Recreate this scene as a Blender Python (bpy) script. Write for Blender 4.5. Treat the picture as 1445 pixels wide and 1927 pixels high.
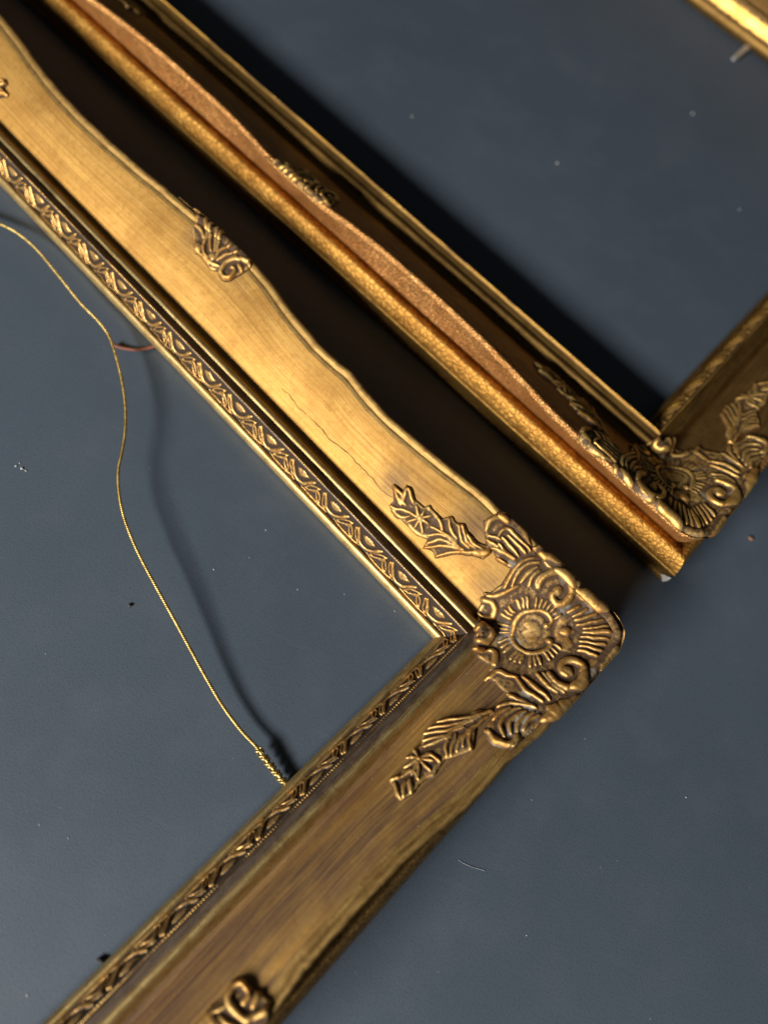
import bpy, math, random
import numpy as np
from mathutils import Matrix, Vector

# ------------------------------------------------------------------ scene, camera, light
for o in list(bpy.data.objects):
    bpy.data.objects.remove(o, do_unlink=True)
scene = bpy.context.scene
COL = scene.collection
rng = np.random.default_rng(7)
random.seed(7)

TH, RHO, FPX = math.radians(23.5795), math.radians(-23.7644), 1335.3   # camera solved from the photograph
CX, CY = 722.5, 963.5
CAM = np.array([0.0, 0.0, 328.0])                                       # millimetres above the table
_f = np.array([0, math.sin(TH), -math.cos(TH)]); _r = np.array([1.0, 0, 0]); _d = np.cross(_f, _r)
_c, _s = math.cos(RHO), math.sin(RHO)
RC = np.array([_c*_r + _s*_d, -_s*_r + _c*_d, _f])                      # rows: right, down, forward

cam_data = bpy.data.cameras.new('camera')
cam = bpy.data.objects.new('camera', cam_data); COL.objects.link(cam)
cam.matrix_world = Matrix(((RC[0][0], -RC[1][0], -RC[2][0], 0.0),
                           (RC[0][1], -RC[1][1], -RC[2][1], 0.0),
                           (RC[0][2], -RC[1][2], -RC[2][2], 0.328),
                           (0, 0, 0, 1)))
cam_data.sensor_fit = 'VERTICAL'; cam_data.sensor_height = 36.0
cam_data.lens = 36.0*FPX/1927.0
cam_data.clip_start = 0.01; cam_data.clip_end = 50
cam_data.dof.use_dof = True
cam_data.dof.focus_distance = 0.316
cam_data.dof.aperture_fstop = 3.5
scene.camera = cam

world = bpy.data.worlds.new('World'); scene.world = world
world.use_nodes = True
world.node_tree.nodes['Background'].inputs[0].default_value = (0.80, 0.90, 1.0, 1)
world.node_tree.nodes['Background'].inputs[1].default_value = 0.030

def area_lamp(name, az_dir, elev, dist, sx, sy, power, color):
    ld = bpy.data.lights.new(name, 'AREA'); ld.shape = 'RECTANGLE'; ld.size = sx; ld.size_y = sy
    ld.energy = power; ld.color = color
    lo = bpy.data.objects.new(name, ld); COL.objects.link(lo)
    a = Vector((az_dir[0], az_dir[1], 0)).normalized()
    d = Vector((a.x*math.cos(elev), a.y*math.cos(elev), math.sin(elev)))
    tgt = Vector((0.03, 0.10, 0.02))
    lo.location = tgt + d*dist
    lo.rotation_euler = (-d).to_track_quat('-Z', 'Y').to_euler()
    return lo
# daylight from one window, low on the left of the picture
area_lamp('window_light', (-0.50, -0.866), math.radians(26.3), 2.3, 1.15, 0.42, 120.0, (1.0, 0.965, 0.915))

scene.view_settings.view_transform = 'Standard'
scene.view_settings.look = 'None'
scene.view_settings.exposure = 0.0
scene.view_settings.gamma = 1.0
scene.render.engine = 'CYCLES'

# ------------------------------------------------------------------ helpers
def ray(p):
    return np.array([(p[0]-CX)/FPX, (p[1]-CY)/FPX, 1.0]) @ RC
def at_z(p, z):
    """photo pixel -> point on the horizontal plane z (mm)"""
    d = ray(p); t = (z-CAM[2])/d[2]
    return CAM + t*d

def link(ob, parent=None):
    COL.objects.link(ob)
    if parent is not None: ob.parent = parent
    return ob
def empty(name, loc=(0, 0, 0), rz=0.0):
    o = bpy.data.objects.new(name, None); o.empty_display_size = 0.02
    o.location = loc; o.rotation_euler = (0, 0, rz); COL.objects.link(o); return o
def tag(o, label, cat, group=None):
    o['label'] = label; o['category'] = cat
    if group: o['group'] = group
def mesh_obj(name, verts, faces, mat, parent=None, uv=None, attrs=None, smooth=True):
    """verts in mm"""
    me = bpy.data.meshes.new(name)
    v = np.asarray(verts, dtype=np.float64)*0.001
    me.from_pydata([], [], []) if len(v) == 0 else None
    f = np.asarray(faces, dtype=np.int32)
    n = f.shape[1]
    me.vertices.add(len(v)); me.vertices.foreach_set('co', v.ravel())
    me.loops.add(f.size); me.loops.foreach_set('vertex_index', f.ravel())
    me.polygons.add(len(f))
    me.polygons.foreach_set('loop_start', np.arange(0, f.size, n, dtype=np.int32))
    me.polygons.foreach_set('loop_total', np.full(len(f), n, dtype=np.int32))
    me.polygons.foreach_set('use_smooth', np.full(len(f), smooth, dtype=bool))
    if uv is not None:
        l = me.uv_layers.new(name='rail'); l.data.foreach_set('uv', np.asarray(uv, dtype=np.float32)[f.ravel()].ravel())
    for k, a in (attrs or {}).items():
        at = me.attributes.new(k, 'FLOAT', 'POINT'); at.data.foreach_set('value', np.asarray(a, dtype=np.float32))
    me.update(calc_edges=True); me.validate()
    me.materials.append(mat)
    return link(bpy.data.objects.new(name, me), parent)

def smoothstep(a, b, x):
    t = np.clip((x-a)/(b-a), 0, 1); return t*t*(3-2*t)
def wnoise(x, seed, wl):
    """smooth 1-d noise, wavelength wl"""
    r = np.random.default_rng(seed); tab = r.normal(size=4096)
    q = np.asarray(x)/wl+1000.0; i = np.floor(q).astype(int); t = q-i; t = t*t*(3-2*t)
    return tab[i % 4096]*(1-t)+tab[(i+1) % 4096]*t
def noise2(x, y, seed, wl):
    r = np.random.default_rng(seed); tab = r.normal(size=(256, 256))
    qx, qy = x/wl+500, y/wl+500
    ix, iy = np.floor(qx).astype(int), np.floor(qy).astype(int); fx, fy = qx-ix, qy-iy
    fx = fx*fx*(3-2*fx); fy = fy*fy*(3-2*fy)
    g = lambda a, b: tab[(ix+a) % 256, (iy+b) % 256]
    return (g(0, 0)*(1-fx)+g(1, 0)*fx)*(1-fy)+(g(0, 1)*(1-fx)+g(1, 1)*fx)*fy

# ------------------------------------------------------------------ materials
class NT:
    def __init__(s, name):
        s.m = bpy.data.materials.new(name); s.m.use_nodes = True
        s.t = s.m.node_tree; s.n = s.t.nodes; s.l = s.t.links
        s.b = s.n['Principled BSDF']; s.out = s.n['Material Output']
    def new(s, kind, **kw):
        nd = s.n.new(kind)
        for k, v in kw.items(): setattr(nd, k, v)
        return nd
    def put(s, sock, v):
        if isinstance(v, bpy.types.NodeSocket): s.l.new(v, sock)
        else: sock.default_value = v
    def coord(s, kind='Object'): return s.new('ShaderNodeTexCoord').outputs[kind]
    def mapping(s, vec, scale):
        m = s.new('ShaderNodeMapping'); s.put(m.inputs['Vector'], vec); m.inputs['Scale'].default_value = scale
        return m.outputs[0]
    def noise(s, vec, scale, detail=4, rough=.6, dist=0.0):
        nd = s.new('ShaderNodeTexNoise'); s.put(nd.inputs['Vector'], vec)
        nd.inputs['Scale'].default_value = scale; nd.inputs['Detail'].default_value = detail
        nd.inputs['Roughness'].default_value = rough; nd.inputs['Distortion'].default_value = dist
        return nd.outputs['Fac']
    def vor(s, vec, scale, feature='DISTANCE_TO_EDGE', out='Distance'):
        nd = s.new('ShaderNodeTexVoronoi', feature=feature); s.put(nd.inputs['Vector'], vec); nd.inputs['Scale'].default_value = scale
        return nd.outputs[out]
    def ramp(s, fac, *stops):
        nd = s.new('ShaderNodeValToRGB'); s.put(nd.inputs[0], fac); e = nd.color_ramp.elements
        while len(e) < len(stops): e.new(.5)
        for el, (p, c) in zip(e, stops):
            el.position = p; el.color = (c, c, c, 1) if not hasattr(c, '__len__') else (*c, 1)
        return nd.outputs[0]
    def mix(s, fac, a, b, mode='MIX'):
        nd = s.new('ShaderNodeMix', data_type='RGBA', blend_type=mode)
        s.put(nd.inputs[0], fac)
        for i, v in ((6, a), (7, b)): s.put(nd.inputs[i], v if isinstance(v, bpy.types.NodeSocket) else (*v, 1))
        return nd.outputs[2]
    def math(s, op, a, b=0.0, clamp=False):
        nd = s.new('ShaderNodeMath', operation=op, use_clamp=clamp); s.put(nd.inputs[0], a); s.put(nd.inputs[1], b)
        return nd.outputs[0]
    def attr(s, name): return s.new('ShaderNodeAttribute', attribute_name=name).outputs['Fac']
    def bump(s, h, strength, dist, prev=None):
        nd = s.new('ShaderNodeBump'); s.put(nd.inputs['Height'], h)
        nd.inputs['Strength'].default_value = strength; nd.inputs['Distance'].default_value = dist
        if prev is not None: s.l.new(prev, nd.inputs['Normal'])
        return nd.outputs[0]
    def done(s, col, rough, metal, normal=None, spec=None):
        s.put(s.b.inputs['Base Color'], col if isinstance(col, bpy.types.NodeSocket) else (*col, 1))
        s.put(s.b.inputs['Roughness'], rough); s.put(s.b.inputs['Metallic'], metal)
        if normal is not None: s.l.new(normal, s.b.inputs['Normal'])
        if spec is not None: s.b.inputs['Specular IOR Level'].default_value = spec
        return s.m

def mat_cove(name, pale, mid, deep, tarn_shade, rough=.69, streak=1.0):
    """brushed bronze paint over gesso: streaks run along the rail (UV x), vertex mask tints tarnished and painted-shade areas"""
    n = NT(name); uv = n.coord('UV'); ob = n.coord('Object')
    hair = n.noise(n.mapping(uv, (1.3, 380, 1)), 1.0, 4, .6, .15)
    fine = n.math('ADD', n.math('MULTIPLY', hair, .4), n.math('MULTIPLY', n.noise(n.mapping(uv, (.8, 125, 1)), 1.0, 4, .65, .2), .6))
    broad = n.noise(n.mapping(uv, (.9, 40, 1)), 1.0, 4, .6, .5)
    blot = n.noise(ob, 38, 4, .6)
    speck = n.noise(ob, 1500, 2, .6)
    c = n.mix(n.ramp(broad, (.28, .15), (.72, .85)), mid, pale)
    c = n.mix(n.math('MULTIPLY', n.ramp(fine, (.40, 1), (.54, 0)), .66*streak), c, deep)
    c = n.mix(n.math('MULTIPLY', n.ramp(blot, (.46, 0), (.70, 1)), .45), c, deep)
    c = n.mix(n.math('MULTIPLY', n.ramp(n.noise(ob, 310, 4, .7), (.50, 0), (.66, 1)), .34), c, deep)
    c = n.mix(n.math('MULTIPLY', n.ramp(speck, (.62, 0), (.70, 1)), .40), c, tuple(.25*v for v in deep))
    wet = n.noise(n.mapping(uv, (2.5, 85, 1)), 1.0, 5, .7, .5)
    ta = n.math('MULTIPLY', n.attr('tarnish_shade'), n.ramp(wet, (.30, .45), (.60, 1)), True)
    c = n.mix(ta, c, tarn_shade)
    fl = n.math('MULTIPLY', n.ramp(n.vor(ob, 330, 'F1'), (.045, 1), (.075, 0)), n.ramp(n.noise(ob, 85, 3, .6), (.50, 0), (.58, 1)))
    c = n.mix(n.math('MULTIPLY', fl, .8), c, (.85, .66, .36))
    r = n.math('ADD', n.math('MULTIPLY', fine, .22), rough-.11)
    met = n.math('SUBTRACT', .93, n.math('MULTIPLY', ta, .55))
    b1 = n.bump(fine, .30*streak, .00025)
    b2 = n.bump(n.noise(ob, 420, 3, .6), .22, .0003, b1)
    return n.done(c, r, met, b2)

def mat_relief(name, gold, dark, grey, rough=.42):
    """cast ornament: gold rubbed on the high relief over a dark umber wash, grey gesso in places"""
    n = NT(name); ob = n.coord('Object')
    g = n.attr('gilt'); ns = n.noise(ob, 420, 5, .75)
    fac = n.ramp(n.math('ADD', g, n.math('MULTIPLY', n.math('SUBTRACT', ns, .5), 1.1)), (.36, 0), (.76, 1))
    warm = n.mix(n.ramp(n.noise(ob, 120, 3, .6), (.38, 0), (.64, 1)), gold, tuple(v*k for v, k in zip(gold, (.82, .66, .50))))
    low = n.mix(n.math('MULTIPLY', n.ramp(n.noise(ob, 75, 3, .55), (.57, 0), (.66, 1)), n.attr('gesso')), dark, grey)
    c = n.mix(fac, low, warm)
    sp = n.noise(ob, 2200, 2, .5)
    c = n.mix(n.math('MULTIPLY', n.ramp(sp, (.63, 0), (.68, 1)), .5), c, dark)
    met = n.math('ADD', n.math('MULTIPLY', fac, .78), .12)
    r = n.math('SUBTRACT', rough+.16, n.math('MULTIPLY', fac, .14))
    b = n.bump(n.noise(ob, 900, 3, .65), .35, .0003)
    return n.done(c, r, met, b, .22)

def mat_plain_gold(name, a, b_, rough, streak=(9, 300, 1), bs=.25, metal=.9):
    n = NT(name); uv = n.coord('UV'); ob = n.coord('Object')
    f = n.noise(n.mapping(uv, streak), 1.0, 5, .65, .3)
    c = n.mix(n.ramp(f, (.36, 0), (.64, 1)), b_, a)
    c = n.mix(n.math('MULTIPLY', n.ramp(n.noise(ob, 900, 3, .7), (.60, 0), (.70, 1)), .55), c, tuple(.22*v for v in b_))
    wear = n.math('MULTIPLY', n.ramp(n.noise(ob, 140, 5, .7), (.50, 0), (.62, 1)), .6)
    c = n.mix(wear, c, b_)
    return n.done(c, n.math('ADD', n.math('MULTIPLY', f, .25), rough-.1), metal, n.bump(f, bs, .0003, n.bump(n.noise(ob, 700, 3, .6), .25, .0003)))

def mat_crackle(name, a, b_, rough, scale, cbump):
    n = NT(name); ob = n.coord('Object')
    wob = n.mix(.0022, ob, n.new('ShaderNodeTexNoise').outputs['Color'], 'ADD')
    nz = [x for x in n.n if x.bl_idname == 'ShaderNodeTexNoise'][0]; nz.inputs['Scale'].default_value = 260; n.put(nz.inputs['Vector'], ob)
    d = n.vor(wob, scale); d2 = n.vor(wob, scale*2.1)
    h = n.math('ADD', n.ramp(d, (0.0, 0), (.16, .62), (.42, 1)), n.math('MULTIPLY', n.ramp(d2, (0, 0), (.3, 1)), .35))
    c = n.mix(n.ramp(n.noise(ob, 60, 5, .65), (.35, 0), (.65, 1)), b_, a)
    c = n.mix(n.math('MULTIPLY', n.ramp(n.noise(ob, 240, 4, .7), (.50, 0), (.66, 1)), .5), c, tuple(.45*v for v in b_))
    c = n.mix(n.math('MULTIPLY', n.ramp(d, (.0, 1), (.10, 0)), .5), c, tuple(.35*v for v in b_))
    return n.done(c, n.math('ADD', n.math('MULTIPLY', n.noise(ob, 600, 3, .6), .22), rough-.10), .9,
                  n.bump(h, cbump, .0007, n.bump(n.noise(ob, 500, 3, .6), .2, .0004)))

M = {}
GOLD_P, GOLD_M, GOLD_D = (.67, .43, .138), (.57, .325, .078), (.30, .138, .030)
M['cove'] = mat_cove('brushed_gold_paint', GOLD_P, GOLD_M, GOLD_D, (.080, .041, .027))
M['relief'] = mat_relief('antiqued_gold_relief', (.57, .365, .128), (.072, .041, .021), (.20, .178, .145), .55)
M['bead'] = mat_plain_gold('worn_gold_bead', (.66, .50, .22), (.30, .185, .065), .46)
M['band'] = mat_relief('antiqued_band', (.60, .39, .145), (.034, .021, .013), (.14, .11, .09))
M['greystrip'] = mat_plain_gold('rubbed_grey_fillet', (.30, .235, .175), (.115, .083, .065), .52)
M['ridge1'] = mat_plain_gold('rubbed_gold_ridge', (.50, .33, .11), (.22, .12, .036), .60)
M['outer1'] = mat_plain_gold('dark_outer_side', (.40, .24, .075), (.075, .042, .018), .5, (60, 260, 1), .5)
M['crack'] = NT('crack_dark').done((.018, .011, .007), .9, 0.0)  # dark brown colour of the paint crack
M['cove2'] = mat_cove('orange_gold_cove', (.50, .30, .10), (.36, .19, .055), (.17, .078, .022), (.10, .05, .05), .5, .8)
M['ridge2'] = mat_crackle('orange_pebbled_ridge', (.78, .41, .14), (.54, .25, .074), .50, 520, .55)
M['outer2'] = mat_crackle('crackled_gold_moulding', (.50, .265, .056), (.33, .152, .028), .54, 300, .42)
M['side2'] = mat_plain_gold('dark_gold_side', (.42, .24, .055), (.16, .08, .02), .5, (40, 220, 1), .5)
M['lip2'] = mat_plain_gold('dark_brown_gilding', (.27, .16, .042), (.12, .062, .018), .52, (5, 120, 1), .35)
M['relief2'] = mat_relief('antiqued_gold_relief_orange', (.74, .48, .15), (.075, .043, .020), (.20, .16, .12), .46)
M['band2'] = mat_relief('antiqued_band_orange', (.68, .41, .09), (.060, .033, .014), (.10, .08, .06))
M['gesso'] = NT('white_gesso').done((.62, .60, .57), .8, 0.0)

def mat_table():
    n = NT('slate_painted_board'); ob = n.coord('Object')
    big = n.noise(ob, 4.5, 4, .55); mid = n.noise(ob, 30, 5, .6); fine = n.noise(ob, 1150, 3, .6)
    brush = n.noise(n.mapping(ob, (16, 240, 1)), 1.0, 4, .6, .4)
    c = n.mix(n.ramp(big, (.30, 0), (.70, 1)), (.052, .069, .091), (.068, .089, .115))
    c = n.mix(n.math('MULTIPLY', n.ramp(mid, (.48, 0), (.72, 1)), .35), c, (.084, .101, .122))
    c = n.mix(n.math('MULTIPLY', n.ramp(fine, (.34, 1), (.50, 0)), .35), c, (.030, .039, .050))
    c = n.mix(n.math('MULTIPLY', n.ramp(brush, (.60, 0), (.80, 1)), .16), c, (.115, .13, .15))
    pits = n.vor(ob, 95, 'F1'); c = n.mix(n.math('MULTIPLY', n.ramp(pits, (.014, 1), (.030, 0)), n.ramp(n.noise(ob, 60, 2, .5), (.55, 0), (.6, .8))), c, (.30, .31, .32))
    r = n.math('ADD', n.math('MULTIPLY', mid, .18), .42)
    b = n.bump(fine, .26, .00030, n.bump(n.noise(ob, 260, 4, .7), .05, .0006))
    return n.done(c, r, 0.0, b, .42)
M['table'] = mat_table()

# ------------------------------------------------------------------ table
def build_table():
    N = 60; g = np.linspace(-1, 1, N); ext = 900*np.sign(g)*np.abs(g)**1.6
    X, Y = np.meshgrid(ext, ext+150)
    v = np.stack([X.ravel(), Y.ravel(), np.zeros(N*N)], 1)
    i = np.arange(N*N).reshape(N, N)
    f = np.stack([i[:-1, :-1], i[:-1, 1:], i[1:, 1:], i[1:, :-1]], -1).reshape(-1, 4)
    o = mesh_obj('table_surface', v, f, M['table']); o['kind'] = 'structure'
build_table()

# ------------------------------------------------------------------ frame moulding
# profile in mm: w = distance outward from the sight edge, z = height
LIP = [(1.9, 2.6), (0.2, 6.2), (0.0, 7.0), (0.2, 8.4), (0.7, 9.9), (1.35, 10.9), (2.1, 11.35), (2.75, 11.15), (3.15, 10.7), (3.5, 10.45)]
BAND = [(3.5, 10.45), (4.3, 10.75), (4.9, 11.8), (5.7, 13.6), (6.5, 15.6), (7.3, 17.7), (8.1, 19.8), (8.5, 20.7)]
FILLET = [(8.5, 20.7), (8.7, 21.2), (9.05, 21.5), (9.4, 21.2), (9.65, 20.6), (10.1, 20.2), (11.1, 19.9), (12.2, 19.4), (13.1, 18.9), (13.5, 18.8)]
BEADP = [(13.5, 18.8), (13.7, 19.3), (14.2, 19.8), (15.0, 20.1), (15.9, 20.0), (16.8, 19.3), (17.5, 18.2), (18.1, 17.0), (18.8, 15.9), (19.8, 15.3)]
COVE_W = np.array([19.8, 20.8, 22.0, 23.5, 26.0, 30.0, 36.0, 42.0, 48.0, 54.0])
COVE_Z = np.array([15.3, 15.3, 15.9, 17.2, 19.5, 22.7, 26.9, 30.4, 33.5, 36.0])
_tw = np.linspace(19.8, 58, 400); _tz = np.interp(_tw, COVE_W, COVE_Z)
_tz[_tw > 54] = 36.0+(_tw[_tw > 54]-54)*.27
_k = np.exp(-np.linspace(-2, 2, 25)**2); _k /= _k.sum()
_tzs = np.convolve(np.pad(_tz, 12, mode='edge'), _k, 'valid'); _tzs[:8] = _tz[:8]
W0 = 19.8
CROUND, CCEN = 13.0, 45.5        # rounding of the outer corner

def cove_z(w, wr):
    q = W0+(w-W0)*(54.0-W0)/(wr-W0)
    z = np.interp(q, _tw, _tzs)
    e = wr-w                                     # distance inside the ridge
    z = z+.75*np.sqrt(np.clip(1-((e-1.1)/1.45)**2, 0, 1))-.30*np.exp(-((e-2.9)/.42)**2)
    return z

class Frame:
    def __init__(s, LX, LY, wrx, wry, wout, sharp=False):
        s.LX, s.LY, s.wrx, s.wry, s.wout, s.sharp = LX, LY, wrx, wry, wout, sharp
    def wr(s, side, S):
        return (s.wrx if side[0] == 'x' else s.wry)(S)
    def plan(s, side, S, w, rnd=1.0):
        """rail coordinates -> plan, with the corner rounding"""
        L = s.LX if side[0] == 'x' else s.LY
        S = np.asarray(S, float).copy(); w = np.asarray(w, float).copy()
        for end in (0, 1):
            a = -S if end == 0 else S-L                # outward distance past the sight corner, along the rail
            dx, dy = a-CCEN, w-CCEN
            m = (dx > 0) & (dy > 0)
            if m.any():
                k = 1-rnd*(1-np.maximum(dx[m], dy[m])/np.hypot(dx[m], dy[m]))
                a2 = CCEN+dx[m]*k; w2 = CCEN+dy[m]*k
                S[m] = -a2 if end == 0 else L+a2
                w[m] = w2
        if side == 'x0': return S, -w
        if side == 'y0': return -w, S
        if side == 'x1': return S, s.LY+w
        return s.LX+w, S
    def base(s, X, Y):
        """height of the front surface at plan points near the sight corner at the origin"""
        wl, wb = -Y, -X
        w = np.maximum(wl, wb)
        dx, dy = wl-CCEN, wb-CCEN
        m = (dx > 0) & (dy > 0)
        w = np.where(m, CCEN+np.hypot(np.maximum(dx, 0), np.maximum(dy, 0)), w)
        S = np.where(wl >= wb, X, Y)
        wr = np.where(wl >= wb, s.wrx(S), s.wry(S))
        z = np.where(w < W0, np.interp(w, [p[0] for p in (LIP[2:]+BAND[1:]+FILLET[1:]+BEADP[1:])], [p[1] for p in (LIP[2:]+BAND[1:]+FILLET[1:]+BEADP[1:])]),
                     cove_z(w, wr))
        over = np.maximum(w-wr, 0)
        return z-over*1.6

def outer_cols(wr, W):
    """columns outside the ridge as (w, z) arrays, for each wr"""
    zt = 36.3
    cols = [(wr+.55, zt-.2), (wr+1.05, zt-.9), (wr+1.25, zt-2.0), (wr+1.15, zt-3.2)]
    foot = W-11.5
    cols += [(wr+1.0+(foot-wr-1.0)*t, zt-3.2+(18.5-zt+3.2)*t) for t in (.25, .5, .75, 1.0)]
    ridge = cols
    valley = [(np.full_like(wr, W-a), b) for a, b in ((11.5, 18.5), (10.9, 17.3), (9.8, 16.9), (8.6, 17.2), (7.6, 18.4), (6.9, 20.2), (6.0, 21.5), (5.0, 22.0), (3.7, 21.4), (2.5, 19.9),
              (1.6, 17.4), (.9, 15.4), (.5, 13.4), (.5, 12.2), (.8, 11.9))]
    side = [(np.full_like(wr, W-.8), 11.9), (np.full_like(wr, W-.2), 11.7), (np.full_like(wr, W+.1), 11.1), (np.full_like(wr, W-.1), 10.4), (np.full_like(wr, W-.7), 10.1),
            (np.full_like(wr, W-.9), 8.0), (np.full_like(wr, W-.9), 4.0), (np.full_like(wr, W-.4), 3.0), (np.full_like(wr, W), 2.2), (np.full_like(wr, W), .05)]
    return ridge, valley, side

def rail_group(fr, side, sig, wz, seed, uvt0, jit=.10, rnd=None):
    """one strip of a rail; wz(S) -> list of (w array, z array)"""
    L = fr.LX if side[0] == 'x' else fr.LY
    # first pass: nominal S from a mid width, then exact per column
    V = []; UV = []
    ncol = len(wz(np.zeros(2)))
    prev = None; arc = uvt0
    for j in range(ncol):
        S = sig*(L+80)-40
        for _ in range(3):
            w, z = wz(S)[j]
            w = np.broadcast_to(w, S.shape); z = np.broadcast_to(z, S.shape)
            S = -w+sig*(L+2*w)
        zz = z+jit*wnoise(S, seed, 26)*np.clip(w/20, 0, 1)+.015*wnoise(S, seed+11+j, 5)*(z > 1)
        X, Y = fr.plan(side, S, w, 1.0 if rnd is None else rnd[j])
        V.append(np.stack([X, Y, zz], 1))
        if prev is not None: arc = arc+math.hypot(float(np.mean(w))-prev[0], float(np.mean(z))-prev[1])
        prev = (float(np.mean(w)), float(np.mean(z)))
        UV.append(np.stack([S/100., np.full_like(S, arc/100.)], 1))
    n = len(sig); V = np.array(V); UV = np.array(UV)
    idx = np.arange(ncol*n).reshape(ncol, n)
    a, b, c, d = idx[:-1, :-1], idx[1:, :-1], idx[1:, 1:], idx[:-1, 1:]
    f = np.stack([a, b, c, d] if side in ('y0', 'x1') else [a, d, c, b], -1).reshape(-1, 4)
    return V.reshape(-1, 3), f, UV.reshape(-1, 2), arc

def const(cols): return lambda S: [(np.full_like(S, w), np.full_like(S, z)) for w, z in cols]

def build_rail(fr, root, side, step, mats, seed, tarnish_shade=None, fine=True):
    L = fr.LX if side[0] == 'x' else fr.LY
    n = int((L+110)/step)
    sig = np.linspace(0, 1, n)
    def wrf(S): return fr.wr(side, S)
    def cove_cols(S):
        wr = wrf(S); out = []
        for c in np.linspace(0, 1, 24): w = W0+(wr-5.2-W0)*c; out.append((w, cove_z(w, wr)))
        return out
    def ridge_cols(S):
        wr = wrf(S); out = []; rough = .12*wnoise(S, seed+31, 7)+.08*wnoise(S, seed+32, 2.5)
        for e in (5.2, 4.5, 4.0, 3.6, 3.25, 3.0, 2.6, 2.0, 1.4, .8, .3, .0): k = np.clip((3.4-e)/1.5, 0, 1); out.append((wr-e+rough*k, cove_z(wr-e, wr)+.5*rough*k))
        wr = wr+rough; r, v, s_ = outer_cols(wr, fr.wout)
        return out+[(a, np.full_like(S, b)) for a, b in r[:3]]
    def back_cols(S):
        wr = wrf(S)+.12*wnoise(S, seed+31, 7)+.08*wnoise(S, seed+32, 2.5)
        return [(a, np.full_like(S, b)) for a, b in outer_cols(wr, fr.wout)[0][2:]]
    def valley_cols(S): return [(a, np.full_like(S, b)) for a, b in outer_cols(wrf(S), fr.wout)[1]]
    def side_cols(S): return [(a, np.full_like(S, b)) for a, b in outer_cols(wrf(S), fr.wout)[2]]
    v, f, uv, arc = rail_group(fr, side, sig, cove_cols, seed, 40.)
    ta = np.zeros(len(v)) if tarnish_shade is None else tarnish_shade(v)
    rail = mesh_obj('rail', v, f, mats['cove'], root, uv, {'tarnish_shade': ta})
    arc = 0.
    for nm, fn, mt in (('sight_lip', const(LIP), mats['bead']), ('pattern_band', const(BAND), mats['bandbase']), ('fillet', const(FILLET), mats['fillet']),
                       ('bead_moulding', const(BEADP), mats['bead']), ('ridge_edge', ridge_cols, mats['ridge']), ('ridge_back', back_cols, mats['back']),
                       ('outer_moulding', valley_cols, mats['outer']), ('outer_side', side_cols, mats['side'])):
        rnd = None
        if fr.sharp: rnd = {'ridge_edge': [1]*15, 'ridge_back': [1, 1, .75, .5, .25, 0], 'outer_moulding': [0]*15, 'outer_side': [0]*10}.get(nm)
        v, f, uv, arc = rail_group(fr, side, sig, fn, seed, arc+3, .06, rnd)
        at = {'gilt': np.full(len(v), .62 if fr.sharp else .15), 'gesso': np.zeros(len(v)), 'tarnish_shade': np.zeros(len(v))}
        if fr.sharp and nm == 'pattern_band':          # gold between two dark grooves
            at['gilt'] = np.repeat([.05, .05, .5, .8, .8, .75, .3, .05], len(v)//8)
        mesh_obj(nm, v, f, mt, rail, uv, at)
    if fine:      # fine beading along the fillet crest
        S0, S1 = -8.0, L+8.0; m = int((S1-S0)/.34)
        S = np.linspace(S0, S1, m); amp = .22+.28*np.clip(.5+wnoise(S, seed+5, 9), 0, 1.3)
        bead = amp*np.abs(np.sin(S*math.pi/1.25+.6*wnoise(S, seed+6, 7)))
        V = []
        for ang in np.linspace(-70, 200, 7):
            a = math.radians(ang); r = .14+bead
            w = 9.0-r*math.cos(a)*.9; z = 21.3+r*math.sin(a)
            X, Y = fr.plan(side, S, w); V.append(np.stack([X, Y, z], 1))
        V = np.array(V); idx = np.arange(7*m).reshape(7, m)
        f = np.stack([idx[:-1, :-1], idx[1:, :-1], idx[1:, 1:], idx[:-1, 1:]], -1).reshape(-1, 4)
        g = np.tile(np.clip(.2+bead*2.0+.25*wnoise(S, seed+9, 14), 0, 1), 7)
        mesh_obj('beaded_fillet', V.reshape(-1, 3), f, mats['bandrel'], rail, None, {'gilt': g, 'gesso': np.zeros(7*m)})
    return rail

# ------------------------------------------------------------------ relief ornaments (height fields traced from the photograph)
def spline(pts, n=7):
    p = np.asarray(pts, float)
    if len(p) < 3: return np.linspace(p[0], p[-1], n)
    q = np.vstack([2*p[0]-p[1], p, 2*p[-1]-p[-2]]); out = []
    for i in range(1, len(q)-2):
        t = np.linspace(0, 1, n, endpoint=False)[:, None]
        a, b, c, d = q[i-1], q[i], q[i+1], q[i+2]
        out.append(.5*((2*b)+(-a+c)*t+(2*a-5*b+4*c-d)*t*t+(-a+3*b-3*c+d)*t**3))
    return np.vstack(out+[q[-2][None]])

def seg_dist(PX, PY, poly):
    """distance to a polyline and the parameter 0..1 along it"""
    D = np.full(PX.shape, 1e9); T = np.zeros(PX.shape)
    ln = np.hypot(*np.diff(poly, axis=0).T); cum = np.concatenate([[0], np.cumsum(ln)]); tot = max(cum[-1], 1e-9)
    for i in range(len(poly)-1):
        a, b = poly[i], poly[i+1]; ab = b-a; q = ab@ab
        if q < 1e-12: continue
        t = np.clip(((PX-a[0])*ab[0]+(PY-a[1])*ab[1])/q, 0, 1)
        d = np.hypot(PX-a[0]-t*ab[0], PY-a[1]-t*ab[1])
        m = d < D; D = np.where(m, d, D); T = np.where(m, (cum[i]+t*ln[i])/tot, T)
    return D, T

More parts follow.
